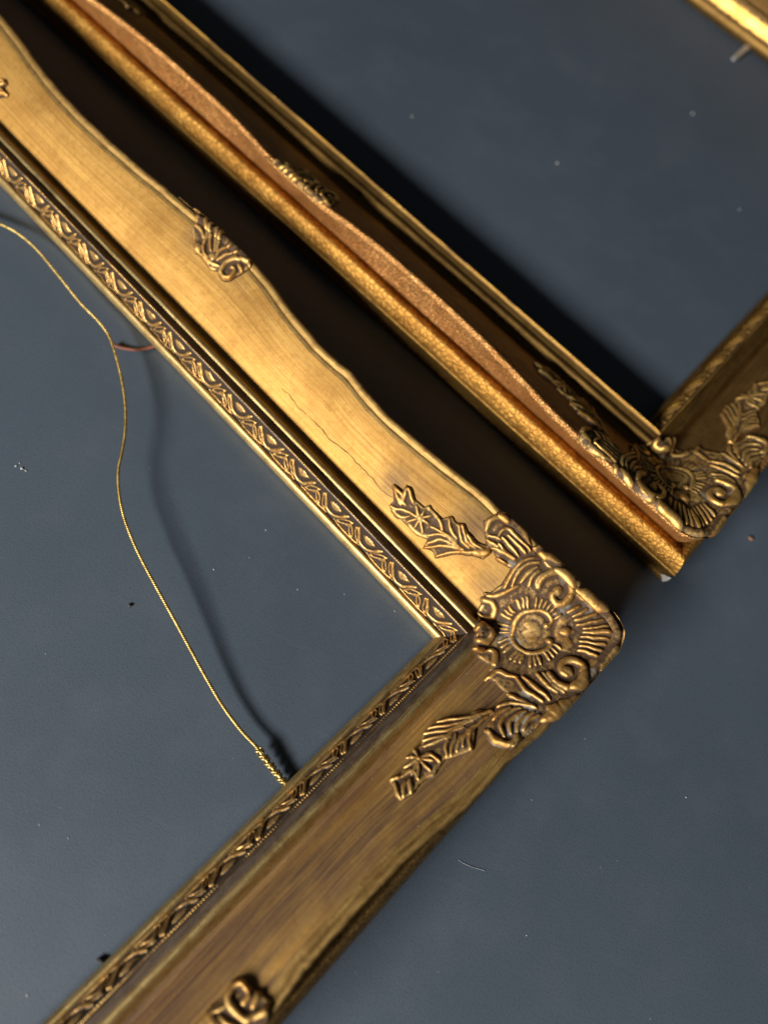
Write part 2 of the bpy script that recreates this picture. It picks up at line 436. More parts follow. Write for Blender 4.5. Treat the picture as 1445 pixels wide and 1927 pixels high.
def poly_sdf(PX, PY, poly):
    p = np.asarray(poly, float); D, _ = seg_dist(PX, PY, np.vstack([p, p[:1]]))
    ins = np.zeros(PX.shape, bool); j = len(p)-1
    for i in range(len(p)):
        c = ((p[i, 1] > PY) != (p[j, 1] > PY)) & (PX < (p[j, 0]-p[i, 0])*(PY-p[i, 1])/(p[j, 1]-p[i, 1]+1e-12)+p[i, 0])
        ins ^= c; j = i
    return np.where(ins, D, -D)

def boxblur(A, r):
    for ax in (0, 1):
        c = np.cumsum(np.pad(A, [(r+1, r) if k == ax else (0, 0) for k in (0, 1)], mode='edge'), axis=ax)
        n = A.shape[ax]
        A = (np.take(c, np.arange(2*r+1, 2*r+1+n), ax)-np.take(c, np.arange(0, n), ax))/(2*r+1)
    return A

class Relief:
    """items: ('pad', part, polygon, height, edge) ('rib', part, points, radius, height) ('groove', points, radius, depth) ('ball', part, centre, radius, height)
       all coordinates already in the surface's own plan, mm"""
    def __init__(s): s.items = []
    def pad(s, part, poly, h, edge=1.0): s.items.append(('pad', part, np.asarray(poly, float), h, edge))
    def rib(s, part, pts, r, h, taper=.55): s.items.append(('rib', part, spline(pts), r*.90, h, taper))
    def groove(s, pts, r, h): s.items.append(('groove', None, spline(pts), r, h))
    def ball(s, part, c, r, h): s.items.append(('ball', part, np.asarray(c, float), r, h))
    def field(s, res, seed):
        lo = np.array([1e9, 1e9]); hi = -lo
        for it in s.items:
            p = np.atleast_2d(it[2]); m = it[3] if it[0] in ('rib', 'ball', 'groove') else 0
            lo = np.minimum(lo, p.min(0)-m); hi = np.maximum(hi, p.max(0)+m)
        lo -= 1.2; hi += 1.2
        nx, ny = (np.ceil((hi-lo)/res)).astype(int)+1
        X, Y = np.meshgrid(lo[0]+np.arange(nx)*res, lo[1]+np.arange(ny)*res, indexing='ij')
        wx = X+.22*noise2(X, Y, seed, 3.1); wy = Y+.22*noise2(X, Y, seed+1, 3.1)
        Hm = np.full(X.shape, -1.0); part = np.full(X.shape, -1); names = []
        def pid(n):
            if n not in names: names.append(n)
            return names.index(n)
        for it in s.items:
            if it[0] != 'pad': continue
            d = poly_sdf(wx, wy, it[2])
            h = np.where(d > 0, it[3]*np.sqrt(np.clip(1-(1-np.clip(d/it[4], 0, 1))**2, 0, 1)), -1.0)
            m = h > Hm; Hm = np.where(m, h, Hm); part = np.where(m & (h > 0), pid(it[1]), part)
        P0 = np.maximum(Hm, 0)
        for it in s.items:
            if it[0] in ('rib', 'ball'):
                r = it[3]; p = np.atleast_2d(it[2]); l, hh = p.min(0)-r-.6, p.max(0)+r+.6
                i0, j0 = np.maximum(((l-lo)/res).astype(int), 0); i1, j1 = ((hh-lo)/res).astype(int)+2
                sl = (slice(i0, i1), slice(j0, j1)); x_, y_ = wx[sl], wy[sl]
                if it[0] == 'rib':
                    d, t = seg_dist(x_, y_, it[2]); k = it[5]+(1-it[5])*np.sin(np.pi*np.clip(t, 0, 1))**.6
                    rr = r*k; hv = it[4]*(.55+.45*k)
                else:
                    d = np.hypot(x_-it[2][0], y_-it[2][1]); rr = r; hv = it[4]
                pr = np.sqrt(np.clip(1-(d/rr)**2, 0, 1))
                h = np.where(d < rr, P0[sl]*.85+hv*pr, -1.0)
                m = h > Hm[sl]; Hm[sl] = np.where(m, h, Hm[sl]); part[sl] = np.where(m, pid(it[1]), part[sl])
            elif it[0] == 'groove':
                d, t = seg_dist(wx, wy, it[2]); Hm = np.where(Hm > 0, np.maximum(Hm-it[4]*np.exp(-(d/it[3])**2), .12), Hm)
        sol = Hm > 0
        Hs = np.where(sol, Hm, 0)
        Hb = Hs*.40+boxblur(Hs, 1)*.60
        Hs = np.where(sol, .84*Hb+.05*noise2(X, Y, seed+3, 1.1)+.07*noise2(X, Y, seed+4, 2.6), 0)
        g = (Hs-boxblur(Hs, max(2, int(1.5/res))))
        gilt = np.clip(.47+g/.95+.09*(Hs-1.4), 0, 1)
        return X, Y, Hs, sol, part, names, gilt
def components(faces, nv):
    """connected component of each face"""
    lab = np.arange(nv)
    while True:
        m = lab[faces].min(1); new = lab.copy()
        for k in range(4): np.minimum.at(new, faces[:, k], m)
        new = new[new]
        if (new == lab).all(): break
        lab = new
    return lab[faces[:, 0]]
def relief_to_objects(rel, mapfn, res, seed, root_name, mat, parent, gesso=1.0):
    """mapfn(X, Y, h) -> 3-d mm. One mesh for each part; the pieces meet along the creases between them"""
    X, Y, Hs, sol, part, names, gilt = rel.field(res, seed)
    near = boxblur(sol.astype(float), 1) > 1e-6
    h = np.where(sol, np.maximum(Hs, .05), -.7)
    P = mapfn(X.ravel(), Y.ravel(), h.ravel())
    idx = np.arange(X.size).reshape(X.shape)
    q = np.stack([idx[:-1, :-1], idx[1:, :-1], idx[1:, 1:], idx[:-1, 1:]], -1).reshape(-1, 4)
    keep = sol.ravel()[q].any(1); q = q[keep]
    pp = part.ravel()[q]; lab = pp.max(1)
    cnt = np.bincount(lab, minlength=len(names)); main = int(np.argmax(cnt))
    objs = []
    order = [main]+[k for k in range(len(names)) if k != main]
    root = None
    pieces = []; rest = []
    for k in order:
        fk = q[lab == k]
        if len(fk) == 0: continue
        if k == main: pieces.append((k, fk)); continue
        cc = components(fk, X.size)
        for c_ in np.unique(cc):
            g_ = fk[cc == c_]
            if len(g_) < 40: rest.append(g_)
            else: pieces.append((k, g_))
    if rest: pieces[0] = (main, np.vstack([pieces[0][1]]+rest))
    for k, fk in pieces:
        u, inv = np.unique(fk, return_inverse=True)
        nm = root_name if k == main else names[k]
        ob = mesh_obj(nm, P[u], inv.reshape(-1, 4), mat, parent if k == main else root, None,
                      {'gilt': gilt.ravel()[u], 'gesso': np.full(len(u), gesso)})
        if k == main: root = ob
        objs.append(ob)
    return root

def copy_tree(o, parent, mat=None):
    c = o.copy()
    COL.objects.link(c); c.parent = parent
    if mat is not None:
        c.data = o.data.copy(); c.data.materials.clear(); c.data.materials.append(mat)
    for ch in list(o.children): copy_tree(ch, c, mat)
    return c

# ------------------------------------------------------------------ frame 1
A1 = math.radians(156.3147); O1 = np.array([44.655, 91.281])
U1 = np.array([math.cos(A1), math.sin(A1)]); U2 = np.array([-U1[1], U1[0]])
def plan1(p, z):
    q = at_z(p, z)[:2]-O1; return np.array([q@U1, q@U2])
LX1, LY1 = 430.0, 330.0

ridgeL = [(0, 22), (45, 80), (72.7, 119), (114, 170), (156, 214.5), (208, 263), (259.5, 308), (311, 349.5), (363, 394.5), (420, 440), (477, 490.6), (510, 529), (535, 565),
          (563, 601), (599, 643), (632, 674), (663, 700), (704.5, 752), (746, 793), (798, 838), (850, 880), (901, 918), (943.5, 957.5)]
ridgeB = [(950, 1428), (909.5, 1476), (878, 1509), (837, 1544.6), (795, 1582), (754, 1617), (718.5, 1654.6), (681, 1694), (647.6, 1733), (606, 1778.7), (564.6, 1828.5), (519, 1893)]
def ridge_fn(pts, axis, L, seed, mirror, dw):
    s, w = [], []
    for p in pts:
        q = plan1(p, 37.0); s.append(q[axis]); w.append(-q[1-axis]+dw)
    s, w = np.array(s), np.array(w); k = np.argsort(s); s, w = s[k], w[k]
    if mirror:
        m = s < L/2; s, w = np.concatenate([s[m], L-s[m][::-1]]), np.concatenate([w[m], w[m][::-1]])
    sa = np.linspace(-80, L+80, 1200)
    wc = 57.6
    ss = np.concatenate([[-80, 4], s[(s > 12) & (s < L-12)], [L-4, L+80]]); ww = np.concatenate([[wc, wc], w[(s > 12) & (s < L-12)], [wc, wc]])
    t = np.interp(sa, ss, ww); kk = np.exp(-np.linspace(-2, 2, 17)**2); kk /= kk.sum()
    t = np.convolve(np.pad(t, 8, mode='edge'), kk, 'valid')
    return lambda S: np.interp(S, sa, t)
wrx1 = ridge_fn(ridgeL, 0, LX1, 31, False, -.6)
wry1 = ridge_fn(ridgeB, 1, LY1, 37, True, +.8)
F1 = Frame(LX1, LY1, wrx1, wry1, 61.3)
frame1 = empty('picture_frame', (O1[0]*.001, O1[1]*.001, 0), A1)
tag(frame1, 'antique gold swept frame with a brass hanging wire lying across its opening', 'picture frame')

def px1(p, lift=1.6):
    """photo pixel -> plan point on the front of frame 1"""
    z = 28.0
    for _ in range(14):
        q = plan1(p, z); z = .5*z+.5*float(F1.base(np.array([q[0]]), np.array([q[1]]))[0]+lift)
    return plan1(p, z)
def crop(x0, y0, sc): return lambda *pts: [px1((x0+a/sc, y0+b/sc)) for a, b in pts]
def clampw(F, X, Y, lim=1.0):
    """keep an ornament's points on the front, not past the ridge"""
    wl, wb = -Y, -X; left = wl >= wb
    wr = np.where(left, F.wrx(X), F.wry(Y))+lim
    inner = ~((wl > CCEN) & (wb > CCEN))
    Y2 = np.where(left & inner, -np.minimum(wl, wr), Y); X2 = np.where(~left & inner, -np.minimum(wb, wr), X)
    r = np.hypot(wl-CCEN, wb-CCEN); R = wr-CCEN; k = np.minimum(1, R/np.maximum(r, 1e-6))
    X2 = np.where(inner, X2, -(CCEN+(wb-CCEN)*k)); Y2 = np.where(inner, Y2, -(CCEN+(wl-CCEN)*k))
    return X2, Y2
def mitre_fill(X, Y):
    """extra thickness that rounds off the valley along the mitre under a corner casting"""
    d = np.abs(X-Y)/math.sqrt(2); w = np.maximum(-X, -Y)
    return np.where((w > 14) & (w < 62), .45*(np.sqrt(d*d+36.0)-d), 0)
def map1(X, Y, h):
    X, Y = clampw(F1, X, Y)
    e = .25; bz = lambda a, b: F1.base(a, b)+mitre_fill(a, b)
    z = np.where(h > 0, bz(X, Y), F1.base(X, Y))
    gx = (bz(X+e, Y)-bz(X-e, Y))/(2*e); gy = (bz(X, Y+e)-bz(X, Y-e))/(2*e)
    gx, gy = np.clip(gx, -1.2, 1.2), np.clip(gy, -1.2, 1.2)
    n = np.sqrt(1+gx*gx+gy*gy)
    return np.stack([X-gx/n*h*.7, Y-gy/n*h*.7, z+h*(.3+.7/n)], 1)

# --- corner cartouche, traced
def corner_relief():
    c = crop(850, 930, 4.014); R = Relief(); u = 1/4.014/3.75     # crop units -> mm
    def pad(part, h, e, *p): R.pad(part, c(*p), h, e)
    def rib(part, r, h, *p, taper=.55): R.rib(part, c(*p), r*u, h, taper)
    def ball(part, p, r, h): R.ball(part, c(p)[0], r*u, h)
    pad('corner_ornament', 1.5, 1.4, (240, 770), (380, 675), (450, 560), (400, 525), (265, 380), (245, 200), (350, 125), (450, 165), (620, 385), (760, 435), (900, 585), (965, 700),
        (1150, 830), (1290, 965), (1315, 1080), (1190, 1300), (1090, 1430), (960, 1570), (790, 1700), (700, 1730), (560, 1840), (480, 1925), (330, 1905), (255, 1790),
        (345, 1590), (430, 1530), (330, 1420), (265, 1390), (330, 1310), (165, 1170), (175, 1010), (195, 890))
    pad('medallion', 2.3, 3.0, *[(600+150*math.cos(t), 1037+165*math.sin(t)) for t in np.linspace(0, 2*math.pi, 40, endpoint=False)])
    R.pad('medallion', c(*[(598+112*math.cos(t), 1037+128*math.sin(t)) for t in np.linspace(0, 2*math.pi, 40, endpoint=False)]), 3.1, 5.5)
    rib('medallion', 20, 1.7, (728, 985), (752, 960), (735, 915), (690, 885), (620, 874), (545, 892), (480, 955), (453, 1045), (468, 1125), (520, 1185), (605, 1212), (690, 1192), (745, 1150), (748, 1118), taper=.9)
    ball('medallion', (720, 990), 24, 2.2); ball('medallion', (738, 1118), 24, 2.2)
    for k, a in enumerate(np.arange(28, 335, 8.6)):            # little flutes round the medallion
        if k % 4 == 3 and 60 < a < 320: continue
        t = math.radians(a); cx, cy = 600, 1037
        r0, r1 = 180, 256
        rib('petal', 14, 1.35, (cx+r0*math.cos(t), cy-1.03*r0*math.sin(t)), (cx+r1*math.cos(t), cy-1.03*r1*math.sin(t)), taper=.75)
    # upper scroll
    rib('scroll', 33, 2.4, (660, 690), (690, 630), (735, 592), (800, 578), (865, 610), (905, 680), (900, 760), (862, 812), (805, 825), (765, 795), (762, 755), (790, 730), taper=.75)
    ball('scroll', (797, 728), 36, 2.3)
    for p in (((455, 690), (500, 600), (570, 530), (660, 505)), ((520, 660), (570, 600), (650, 545)), ((585, 690), (610, 620), (665, 572)), ((640, 700), (650, 640), (692, 590)), ((400, 700), (460, 600), (540, 500), (630, 470))):
        rib('leaf', 20, 1.7, *p)
    rib('leaf', 22, 1.5, (255, 745), (330, 765), (420, 730), (500, 690))
    rib('leaf', 30, 1.6, (675, 440), (740, 475), (850, 565), (960, 690)); rib('leaf', 18, 1.5, (690, 490), (760, 560), (820, 585))
    # lower scroll
    rib('scroll', 31, 2.4, (735, 1365), (795, 1430), (875, 1468), (950, 1448), (997, 1385), (987, 1312), (935, 1266), (870, 1262), (832, 1296), (834, 1345), (870, 1370), taper=.75)
    ball('scroll', (868, 1338), 38, 2.4)
    for p in (((490, 1395), (560, 1480), (690, 1570)), ((540, 1385), (640, 1470), (740, 1550)), ((640, 1360), (710, 1440), (800, 1500)), ((690, 1360), (760, 1440), (850, 1500)), ((420, 1520), (520, 1560), (640, 1620))):
        rib('leaf', 20, 1.7, *p)
    rib('leaf', 22, 1.6, (265, 1400), (330, 1348), (420, 1372), (500, 1390))
    # shell fan towards the tip
    pad('shell_fan', 2.3, 2.2, (770, 880), (830, 880), (905, 945), (885, 985), (945, 1050), (905, 1090), (935, 1150), (880, 1205), (775, 1190))
    ball('shell_fan', (848, 1046), 36, 1.8)
    for a, b in (((880, 885), (965, 842)), ((915, 925), (1020, 870)), ((930, 955), (1085, 905)), ((945, 990), (1140, 950)), ((985, 1020), (1165, 1000)), ((985, 1052), (1175, 1048)), ((975, 1085), (1168, 1095)),
                 ((965, 1118), (1150, 1140)), ((960, 1150), (1130, 1185)), ((955, 1182), (1095, 1225))):
        rib('shell_fan', 17, 1.75, a, b, taper=.7)
    rib('rim', 48, 2.0, (945, 735), (1030, 775), (1110, 845), (1190, 885), (1262, 965), (1288, 1065), (1258, 1160), (1190, 1245), (1130, 1310), taper=.8)
    rib('rim', 42, 1.8, (1085, 1420), (1000, 1510), (880, 1590), (790, 1650), (715, 1700), taper=.8); ball('rim', (782, 1640), 52, 2.2)
    # small C-scrolls on the inside
    rib('scroll', 24, 1.9, (235, 790), (305, 812), (332, 870), (300, 930), (240, 928), (200, 900), taper=.8)
    rib('scroll', 24, 1.9, (180, 1020), (235, 992), (280, 1040), (265, 1092), (200, 1108), taper=.8); ball('scroll', (205, 1060), 24, 1.5)
    rib('scroll', 24, 1.9, (170, 1165), (235, 1172), (312, 1195), (335, 1255), (300, 1325), taper=.8)
    # acanthus ends lying on each rail
    rib('leaf', 28, 1.9, (268, 270), (300, 190), (370, 165), (430, 200))
    for p in (((350, 340), (385, 272), (435, 262), (490, 320), (595, 420)), ((385, 320), (430, 370), (510, 460)), ((425, 300), (480, 360), (560, 440)), ((285, 300), (375, 340)), ((270, 345), (355, 395)),
              ((305, 405), (400, 432), (480, 480)), ((345, 475), (420, 515)), ((360, 370), (420, 440), (470, 485))):
        rib('leaf', 17, 1.9, *p)
    for p in (((350, 1612), (470, 1585), (600, 1605)), ((395, 1835), (372, 1740), (430, 1660), (525, 1622)), ((450, 1810), (450, 1720), (565, 1645)), ((500, 1800), (520, 1720), (625, 1655)),
              ((545, 1790), (585, 1720), (665, 1675)), ((320, 1700), (380, 1650), (450, 1620))):
        rib('leaf', 18, 1.9, *p)
    rib('leaf', 30, 2.0, (268, 1790), (318, 1850), (400, 1895), (470, 1880), (492, 1830), taper=.75)
    return R
def spray_relief_L():
    c = crop(680, 880, 4.516); R = Relief(); u = 1/4.516/3.7
    R.pad('leaf_spray', c((262, 140), (290, 128), (350, 190), (390, 133), (430, 158), (470, 260), (540, 322), (590, 303), (640, 370), (690, 420), (770, 400), (830, 460), (880, 460), (930, 560), (1000, 622), (1090, 660),
          (1112, 720), (1050, 772), (940, 742), (800, 732), (640, 762), (618, 705), (515, 680), (560, 605), (470, 572), (385, 482), (340, 432), (236, 322), (278, 270)), 1.5, .9)
    def rib(part, r, h, *p, taper=.55): R.rib(part, c(*p), r*u, h, taper)
    for p in (((285, 160), (310, 235), (352, 310)), ((300, 150), (345, 215), (380, 300)), ((392, 158), (375, 220), (372, 290)), ((410, 160), (425, 230), (452, 290)), ((250, 318), (330, 345), (425, 372)), ((262, 350), (340, 410), (420, 405)), ((330, 250), (390, 310))):
        rib('leaf', 17, 1.5, *p)
    star = [(472, 312), (545, 350), (605, 395), (582, 470), (532, 552), (462, 500), (388, 462), (418, 372)]
    for p in star: rib('flower', 16, 1.7, (508, 418), p, taper=.45)
    R.ball('flower', c((508, 418))[0], 27*u, 2.1)
    for p in (((1060, 722), (900, 712), (750, 712), (640, 742)), ((900, 702), (720, 655), (535, 675)), ((880, 690), (700, 612), (560, 635)), ((840, 660), (700, 570), (570, 572)), ((820, 630), (720, 555), (600, 492)),
              ((820, 610), (765, 520), (750, 430)), ((930, 680), (850, 600), (835, 480)), ((985, 690), (900, 610), (865, 480)), ((1040, 690), (960, 640), (905, 560)), ((700, 540), (690, 480), (660, 420))):
        rib('leaf', 17, 1.5, *p)
    rib('leaf', 32, 1.7, (980, 715), (1080, 715), taper=.9)
    return R
def spray_relief_B():
    c = crop(700, 1250, 4.014); R = Relief(); u = 1/4.014/4.0
    R.pad('leaf_spray', c((128, 880), (180, 848), (290, 742), (308, 640), (370, 608), (388, 520), (490, 428), (700, 388), (800, 348), (900, 336), (942, 370), (880, 412), (800, 480), (772, 655), (660, 695), (560, 725),
          (470, 845), (370, 905), (310, 985), (220, 1035), (178, 1000), (148, 920)), 1.5, .9)
    def rib(part, r, h, *p, taper=.55): R.rib(part, c(*p), r*u, h, taper)
    for p in (((900, 352), (780, 400), (650, 420), (500, 440)), ((820, 402), (650, 458), (430, 488)), ((770, 430), (600, 500), (400, 530)), ((700, 480), (560, 545), (392, 580)), ((620, 530), (500, 590), (400, 632)),
              ((880, 400), (775, 480), (742, 560), (752, 645)), ((810, 455), (712, 540), (690, 630)), ((730, 500), (672, 580), (645, 662)), ((650, 540), (615, 620), (600, 690)), ((580, 560), (565, 640), (560, 700))):
        rib('leaf', 15, 1.5, *p)
    for p in ((322, 640), (262, 705), (245, 785), (300, 838), (350, 868), (440, 812), (470, 735), (440, 680)): rib('flower', 15, 1.6, (360, 722), p, taper=.45)
    R.ball('flower', c((360, 722))[0], 20*u, 2.1)
    for p in (((145, 872), (215, 858)), ((228, 855), (310, 808), (352, 872)), ((185, 900), (195, 960), (212, 1015)), ((288, 880), (298, 975)), ((240, 1000), (262, 900)), ((520, 740), (450, 690), (420, 720))):
        rib('leaf', 17, 1.5, *p)
    return R
def shell_relief():
    c = crop(300, 330, 3.6125); R = Relief(); u = 1/3.6125/3.05
    R.pad('shell_ornament', c((245, 285), (310, 272), (380, 322), (470, 392), (515, 462), (622, 565), (632, 612), (560, 662), (480, 715), (430, 695), (400, 645), (340, 622), (290, 555), (233, 502), (222, 380)), 1.6, 1.1)
    def rib(part, r, h, *p, taper=.6): R.rib(part, c(*p), r*u, h, taper)
    for p in (((255, 335), (290, 370), (315, 430)), ((300, 290), (332, 380), (310, 480), (342, 572), (410, 612)), ((370, 330), (352, 430), (368, 540)), ((405, 370), (390, 470), (378, 545)), ((445, 400), (405, 500), (385, 550)),
              ((495, 462), (420, 512), (390, 560)), ((540, 515), (440, 545), (395, 575))):
        rib('flute', 14, 1.8, *p)
    rib('scroll', 19, 2.0, (610, 580), (520, 560), (450, 600), (422, 650), (440, 690), (485, 690), (515, 645), (500, 620), taper=.75)
    rib('scroll', 15, 1.6, (545, 600), (565, 650)); R.ball('scroll', c((270, 490))[0], 30*u, 2.2); R.ball('flute', c((368, 550))[0], 26*u, 2.2)
    rib('scroll', 13, 1.5, (240, 500), (300, 540), (340, 590))
    return R

def tarnish_shade1(v):
    """tarnished patches round the ornaments of frame 1, plus shade painted on its short rail (0..1)"""
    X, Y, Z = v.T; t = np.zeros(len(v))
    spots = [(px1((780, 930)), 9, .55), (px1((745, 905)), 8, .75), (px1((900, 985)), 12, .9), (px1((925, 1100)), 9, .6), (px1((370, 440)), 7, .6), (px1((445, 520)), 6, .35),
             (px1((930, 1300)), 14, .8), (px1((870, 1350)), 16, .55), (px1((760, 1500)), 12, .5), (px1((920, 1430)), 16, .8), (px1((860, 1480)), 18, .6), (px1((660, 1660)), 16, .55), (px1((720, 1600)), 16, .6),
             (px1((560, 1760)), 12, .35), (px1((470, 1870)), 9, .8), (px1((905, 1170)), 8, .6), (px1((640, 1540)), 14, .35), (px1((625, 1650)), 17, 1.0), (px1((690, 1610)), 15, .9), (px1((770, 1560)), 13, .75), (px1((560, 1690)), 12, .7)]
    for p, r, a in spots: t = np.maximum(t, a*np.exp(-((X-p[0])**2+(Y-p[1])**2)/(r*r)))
    w = -X; brown = np.where(w > -Y, np.clip(.72+.42*noise2(Y*.11, w, 88, 3.6)+.16*noise2(Y*.10, w, 89, 1.5), .05, .95), 0)      # brown streaks, plus overall darkening painted in for the short rail's weaker light
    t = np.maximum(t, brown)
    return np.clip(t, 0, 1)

MATS1 = dict(cove=M['cove'], bead=M['bead'], bandbase=M['band'], fillet=M['greystrip'], ridge=M['ridge1'], back=M['outer1'], outer=M['outer1'], side=M['outer1'], bandrel=M['band'])
rail_x0 = build_rail(F1, frame1, 'x0', .55, MATS1, 100, tarnish_shade1)
rail_y0 = build_rail(F1, frame1, 'y0', .55, MATS1, 200, tarnish_shade1)
for sd in ('x1', 'y1'): build_rail(F1, frame1, sd, 2.0, MATS1, 300 if sd == 'x1' else 400, None, False)

RES = .30
corner1 = relief_to_objects(corner_relief(), map1, RES, 51, 'corner_ornament', M['relief'], frame1)
sprayL = relief_to_objects(spray_relief_L(), map1, RES, 52, 'leaf_spray', M['relief'], frame1, 0.)
sprayB = relief_to_objects(spray_relief_B(), map1, RES, 53, 'leaf_spray', M['relief'], frame1, .5)
SHELL = shell_relief()
shellL = relief_to_objects(SHELL, map1, RES, 54, 'shell_ornament', M['relief'], frame1, 0.)
# the same shell at the middle of the short rail (mirrored across the mitre), re-seated on that rail
sc_s = float(np.mean([it[2][:, 0].mean() for it in SHELL.items if it[0] == 'pad']))
def map1b(X, Y, h):
    S = X-sc_s+LY1/2; dw = -Y-wrx1(X)
    return map1(-(wry1(S)+dw), S, h)
shellB = relief_to_objects(SHELL, map1b, .4, 55, 'shell_ornament', M['relief'], frame1, 0.)
# mirrored casts at the other three corners and at the far end of the long rail
for base_o in (corner1, sprayL, sprayB):
    for mx, my in ((1, 0), (0, 1), (1, 1)):
        c_ = copy_tree(base_o, frame1)
        c_.scale = (-1 if mx else 1, -1 if my else 1, 1); c_.location = (LX1*.001 if mx else 0, LY1*.001 if my else 0, 0)

# --- repeating leaf pattern of the sight band
PITCH = 22.92
BW = np.array([p[0] for p in BAND]); BZ = np.array([p[1] for p in BAND]); BT = np.concatenate([[0], np.cumsum(np.hypot(np.diff(BW), np.diff(BZ)))])
def motif_relief():
    R = Relief(); k = PITCH/90.0
    T = lambda a, p: (a*k, 2.2+p*.355)
    def pts(*q): return [T(a, p) for a, p in q]
    R.rib('leaf_motif', pts((0, 0), (12, 2), (22, 9), (34, 21)), 1.25, 1.45, .75)
    R.rib('leaf_motif', pts((0, 0), (-9, 2), (-17, 9), (-27, 21)), 1.25, 1.45, .75)
    R.pad('leaf_motif', pts((-13, 18), (-5, 12), (3, 9), (12, 12), (21, 18), (12, 22), (3, 23.5), (-6, 22)), 1.35, 1.9)
    def petal(a, b, wd):
        a, b = np.array(T(*a)), np.array(T(*b)); d = b-a; n = np.array([-d[1], d[0]])/np.hypot(*d)
        R.rib('leaf_motif', [a, a+.35*d+n*wd, a+.8*d+n*wd*.8, b, a+.8*d-n*wd*.8, a+.35*d-n*wd, a], .68, 1.2, .9)
    petal((20, -1), (47, 18), 1.05); petal((62, -4), (46, 13), 1.0); petal((78, -3), (60, 19), .95)
    R.rib('leaf_motif', pts((12, -4), (30, -4.5), (50, -5), (72, -4.5), (84, -3.5)), .9, 1.0)
    R.rib('leaf_motif', pts((36, 4), (44, 9), (50, 20)), .7, 1.0)
    return R
MOT = motif_relief()
def motif_mesh(side, mat, sgn, clip=None, seed=61):
    def mp(a, t, h):
        w = np.interp(t, BT, BW); z = np.interp(t, BT, BZ)
        dw = np.interp(t+.3, BT, BW)-np.interp(t-.3, BT, BW); dz = np.interp(t+.3, BT, BZ)-np.interp(t-.3, BT, BZ)
        n = np.hypot(dw, dz)+1e-9; nw, nz = -dz/n, dw/n
        ww, zz = w+nw*h*.8, z+nz*h*.8
        s = -a*sgn
        return np.stack([s, -ww, zz], 1) if side == 'x0' else np.stack([-ww, s, zz], 1)
    X, Y, Hs, sol, part, names, gilt = MOT.field(.27, seed)
    h = np.where(sol, np.maximum(Hs, .05), -.3)
    P = mp(X.ravel(), Y.ravel(), h.ravel()); idx = np.arange(X.size).reshape(X.shape)
    q = np.stack([idx[:-1, :-1], idx[1:, :-1], idx[1:, 1:], idx[:-1, 1:]], -1).reshape(-1, 4)
    q = q[sol.ravel()[q].any(1)]
    if clip is not None:
        sa_, wa_ = (P[:, 0], -P[:, 1]) if side == 'x0' else (P[:, 1], -P[:, 0])
        q = q[(sa_+clip > -wa_+.15)[q].all(1)]
    u, inv = np.unique(q, return_inverse=True)
    return mesh_obj('leaf_motif', P[u], inv.reshape(-1, 4), mat, None, None, {'gilt': np.clip(gilt.ravel()[u]+.05+.10*noise2(X.ravel()[u], Y.ravel()[u], seed+9, 6.0), 0, 1), 'gesso': np.zeros(len(u))})
def place_motifs(rail, side, L, s0, mat, lo=-2.0):
    kinds = [motif_mesh(side, mat, 1.0, None, 61+7*k) for k in range(5)]; used = set(); rr = random.Random(3)
    s0 = s0 % PITCH; s = s0
    for sc in (s0-PITCH, s0):                     # the pattern runs into the mitre and is cut by it
        if sc < 17 and sc > -14:
            ob = motif_mesh(side, mat, 1.0, sc); ob.parent = rail; ob.location = ((sc*.001, 0, 0) if side == 'x0' else (0, sc*.001, 0))
    while s < L+4:
        if s >= 17:
            k = rr.randrange(5); ob = kinds[k].copy() if k in used else kinds[k]
            if k in used: COL.objects.link(ob)
            used.add(k)
            ob.parent = rail; ob.location = ((s*.001, 0, 0) if side == 'x0' else (0, s*.001, 0))
        s += PITCH
    for k in range(5):
        if k not in used: bpy.data.objects.remove(kinds[k], do_unlink=True)
place_motifs(rail_x0, 'x0', LX1, plan1((627.4, 960.5), 11.0)[0], M['band'])
place_motifs(rail_y0, 'y0', LY1, plan1((593.8, 1463.7), 16.0)[1]+3*PITCH/90, M['band'])

# --- crack in the paint of the long rail
def ribbon(name, pts_px, width, mat, parent, lift=.05):
    P = spline([px1(p, 0.0) for p in pts_px], 8)
    d = np.gradient(P, axis=0); d /= np.hypot(d[:, 0], d[:, 1])[:, None]; nrm = np.stack([-d[:, 1], d[:, 0]], 1)
    P = P+nrm*(.18*wnoise(np.arange(len(P)), 77, 2.0))[:, None]
    k = width*(.35+.65*np.sin(np.linspace(.25, math.pi-.25, len(P))))*(1+.3*wnoise(np.arange(len(P)), 5, 3))
    A, B = P+nrm*k[:, None]/2, P-nrm*k[:, None]/2
    Q = np.vstack([A, B]); z = F1.base(Q[:, 0], Q[:, 1])+lift+.10*wnoise(Q[:, 0], 100, 26)
    n = len(P); i = np.arange(n-1)
    return mesh_obj(name, np.column_stack([Q, z]), np.stack([i, i+1, n+i+1, n+i], 1), mat, parent)
ribbon('paint_crack', [(529.8, 731), (545, 745), (562.6, 769), (587, 790), (607.6, 810.7), (621, 828), (649, 849), (670, 869.5), (694, 894), (718, 921), (737, 937)], .26, M['crack'], rail_x0, .16)

